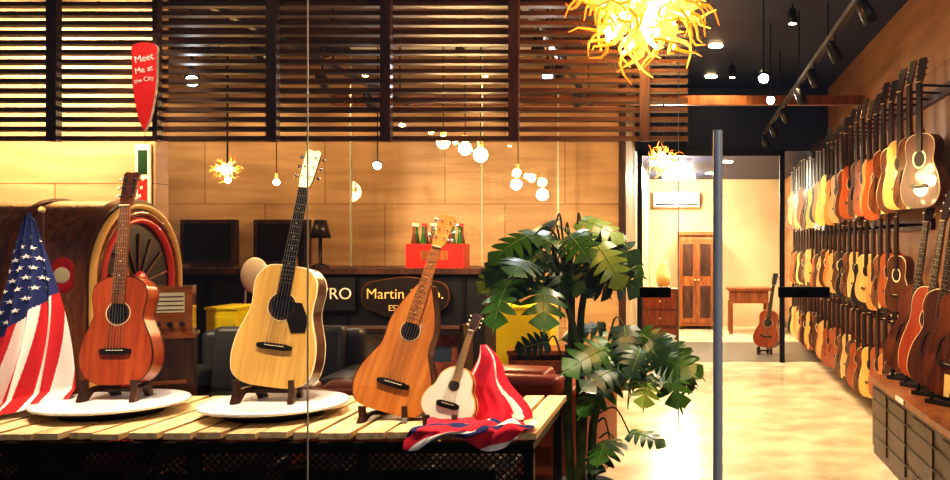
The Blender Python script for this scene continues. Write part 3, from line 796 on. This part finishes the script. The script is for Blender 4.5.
for row, (z0, y0, n, sc) in enumerate(((1.68, 5.95, 27, 1.0), (.94, 6.6, 24, .84), (.17, 6.7, 24, .84))):
    last = -1
    for i in range(n):
        y = y0+SP*i
        c = random.choice([0, 1, 2, 3, 4, 5, 6, 7, 8, 2, 3, 1, 2, 7, 8])
        while c == last: c = random.choice(range(9))
        last = c
        o = bpy.data.objects.new('guitar_%d' % (k+1), meshes[c]); S.collection.objects.link(o)
        o.parent = disp; k += 1
        o.matrix_parent_inverse = DX
        o.matrix_basis = Matrix.Translation((1.55, y, z0+random.uniform(-.03, .05))) @ Matrix.Rotation(R(-68+random.uniform(-7, 7)), 4, 'Z') @ Matrix.Scale(sc, 4)
b = MB()
for z in (2.5, 1.60, .84):
    b.bb(XR-.03, XR, 5.5 if z > 2 else 6.4, 13.4, z-.04, z+.04, M['dkwood'])
    y = 5.95 if z > 2 else 6.6
    while y < 13.1: b.tube([(XR-.02, y, z), (1.6, y-.03, z), (1.56, y-.03, z)], .008, 'steel_dark', 6); y += SP
rr = b.obj('rail_and_hooks', parent=disp); rr.matrix_parent_inverse = DX

b = MB(); b.bb(1.32, XR-.01, 4.0, 6.3, 0, .50, M['dkwood']); b.bb(1.29, XR-.01, 3.98, 6.33, .50, .54, M['cab'])
for y in (4.4, 5.0, 5.6, 6.1): b.bb(1.312, 1.32, y-.22, y+.2, .06, .46, M['dkwood'])
for z in (.14, .26, .38): b.bb(1.308, 1.312, 4.02, 6.28, z-.006, z+.006, M['black'])
b.bb(1.284, 1.29, 5.3, 5.5, .505, .535, M['flagwhite'])
b.obj('display_bench', bevel=.004)
for (y, tp, kd, yw, tl, x) in ((5.12, 'burst', 'arch', -58, 6, 1.49), (5.42, 'rosewood', 'arch', -54, 5, 1.49), (5.74, 'cherry', 'dread', -60, 7, 1.49), (6.05, 'burst', 'arch', -56, 6, 1.48)):
    g = guitar(kd, 1.24, .60, .43, .09, tp, 'rosewood', bind='rosewood' if tp == 'burst' else 'cream', fholes=(kd == 'arch'), neck='rosewood')
    place(g, 'archtop_guitar', x, y, .585, tl, 5, yw)
    b = MB(); b.bb(-.12, .12, -.05, .12, 0, .025, M['black'])
    for sx in (-.08, .08): b.bb(sx-.01, sx+.01, -.045, -.03, .025, .07, M['black'])
    b.tube([(0, .11, .02), (0, .15, .35)], .01, 'black', 8)
    b.obj('guitar_stand', (x, y, .541), (0, 0, R(yw)))

# ------------------------------------------------------------ corridor furniture
b = MB(); b.bb(-.3, .3, -.25, .25, .06, 1.62, M['cab']); b.bb(-.33, .33, -.28, .28, 1.62, 1.68, M['cab'])
for sx in (-1, 1): b.bb(sx*.15-.13, sx*.15+.13, -.262, -.25, .12, 1.56, M['cab']); b.ball((sx*.03, -.275, .85), .015, 'gold', 6)
for sx in (-1, 1):
    for z in (.2, .92): b.bb(sx*.15-.09, sx*.15+.09, -.268, -.262, z, z+.55, M['dkwood'])
for sx in (-.26, .26):
    for sy in (-.2, .2): b.bb(sx-.03, sx+.03, sy-.03, sy+.03, 0, .06, M['dkwood'])
b.obj('wardrobe', (.2, 15.7, 0), bevel=.006)
b = MB(); b.bb(-.35, .35, -.3, .3, .70, .75, M['cab']); b.bb(-.31, .31, -.26, .26, .5, .70, M['cab'])
for sx in (-.3, .3):
    for sy in (-.25, .25): b.bb(sx-.03, sx+.03, sy-.03, sy+.03, 0, .52, M['cab'])
b.obj('writing_desk', (1.05, 14.9, 0), bevel=.005)
b = MB(); b.bb(-.4, .4, -.11, .11, -.13, .13, M['white']); b.bb(-.37, .37, -.115, -.11, -.11, -.07, M['black']); b.obj('air_conditioner', (-.15, 15.938, 2.25), bevel=.02)
place(guitar('std', 1.0, .49, .36, .09, 'cherry', 'rosewood'), 'acoustic_guitar', 1.05, 11.9, .1, 6, 10, -20)
stand(1.05, 11.94, .007, .2, .06, back=.2)
b = MB()
b.bb(-.25, .25, -.2, .2, 0, .85, M['cab'])
for z in (.2, .45, .68): b.bb(-.22, .22, -.21, -.2, z-.1, z+.1, M['mahog']); b.ball((0, -.22, z), .015, 'gold', 6)
b.obj('chest_of_drawers', (-.34, 12.5, 0), bevel=.006)
b = MB(); b.lathe([(0, 0), (.06, 0), (.1, .1), (.09, .22), (.04, .32), (.055, .38), (.045, .38), (0, .3)], 'gold', 24); b.obj('brass_vase', (-.3, 12.5, .852))

# ------------------------------------------------------------ world, camera
w = bpy.data.worlds.new('World'); S.world = w; w.use_nodes = True
w.node_tree.nodes['Background'].inputs[0].default_value = (.10, .12, .17, 1); w.node_tree.nodes['Background'].inputs[1].default_value = .55
S.view_settings.view_transform = 'Standard'
for lk in ('High Contrast', 'Medium High Contrast', 'None'):
    try:
        S.view_settings.look = lk; break
    except Exception as ex: pass
S.view_settings.exposure = 0.4
cam = bpy.data.cameras.new('camera'); co = bpy.data.objects.new('camera', cam); S.collection.objects.link(co)
co.location = (0, 0, 1.45); co.rotation_euler = (R(90), 0, 0)
cam.sensor_width = 36; cam.lens = 36*900/950; cam.shift_x = -210/950; cam.shift_y = 5/950; cam.clip_end = 100
S.camera = co
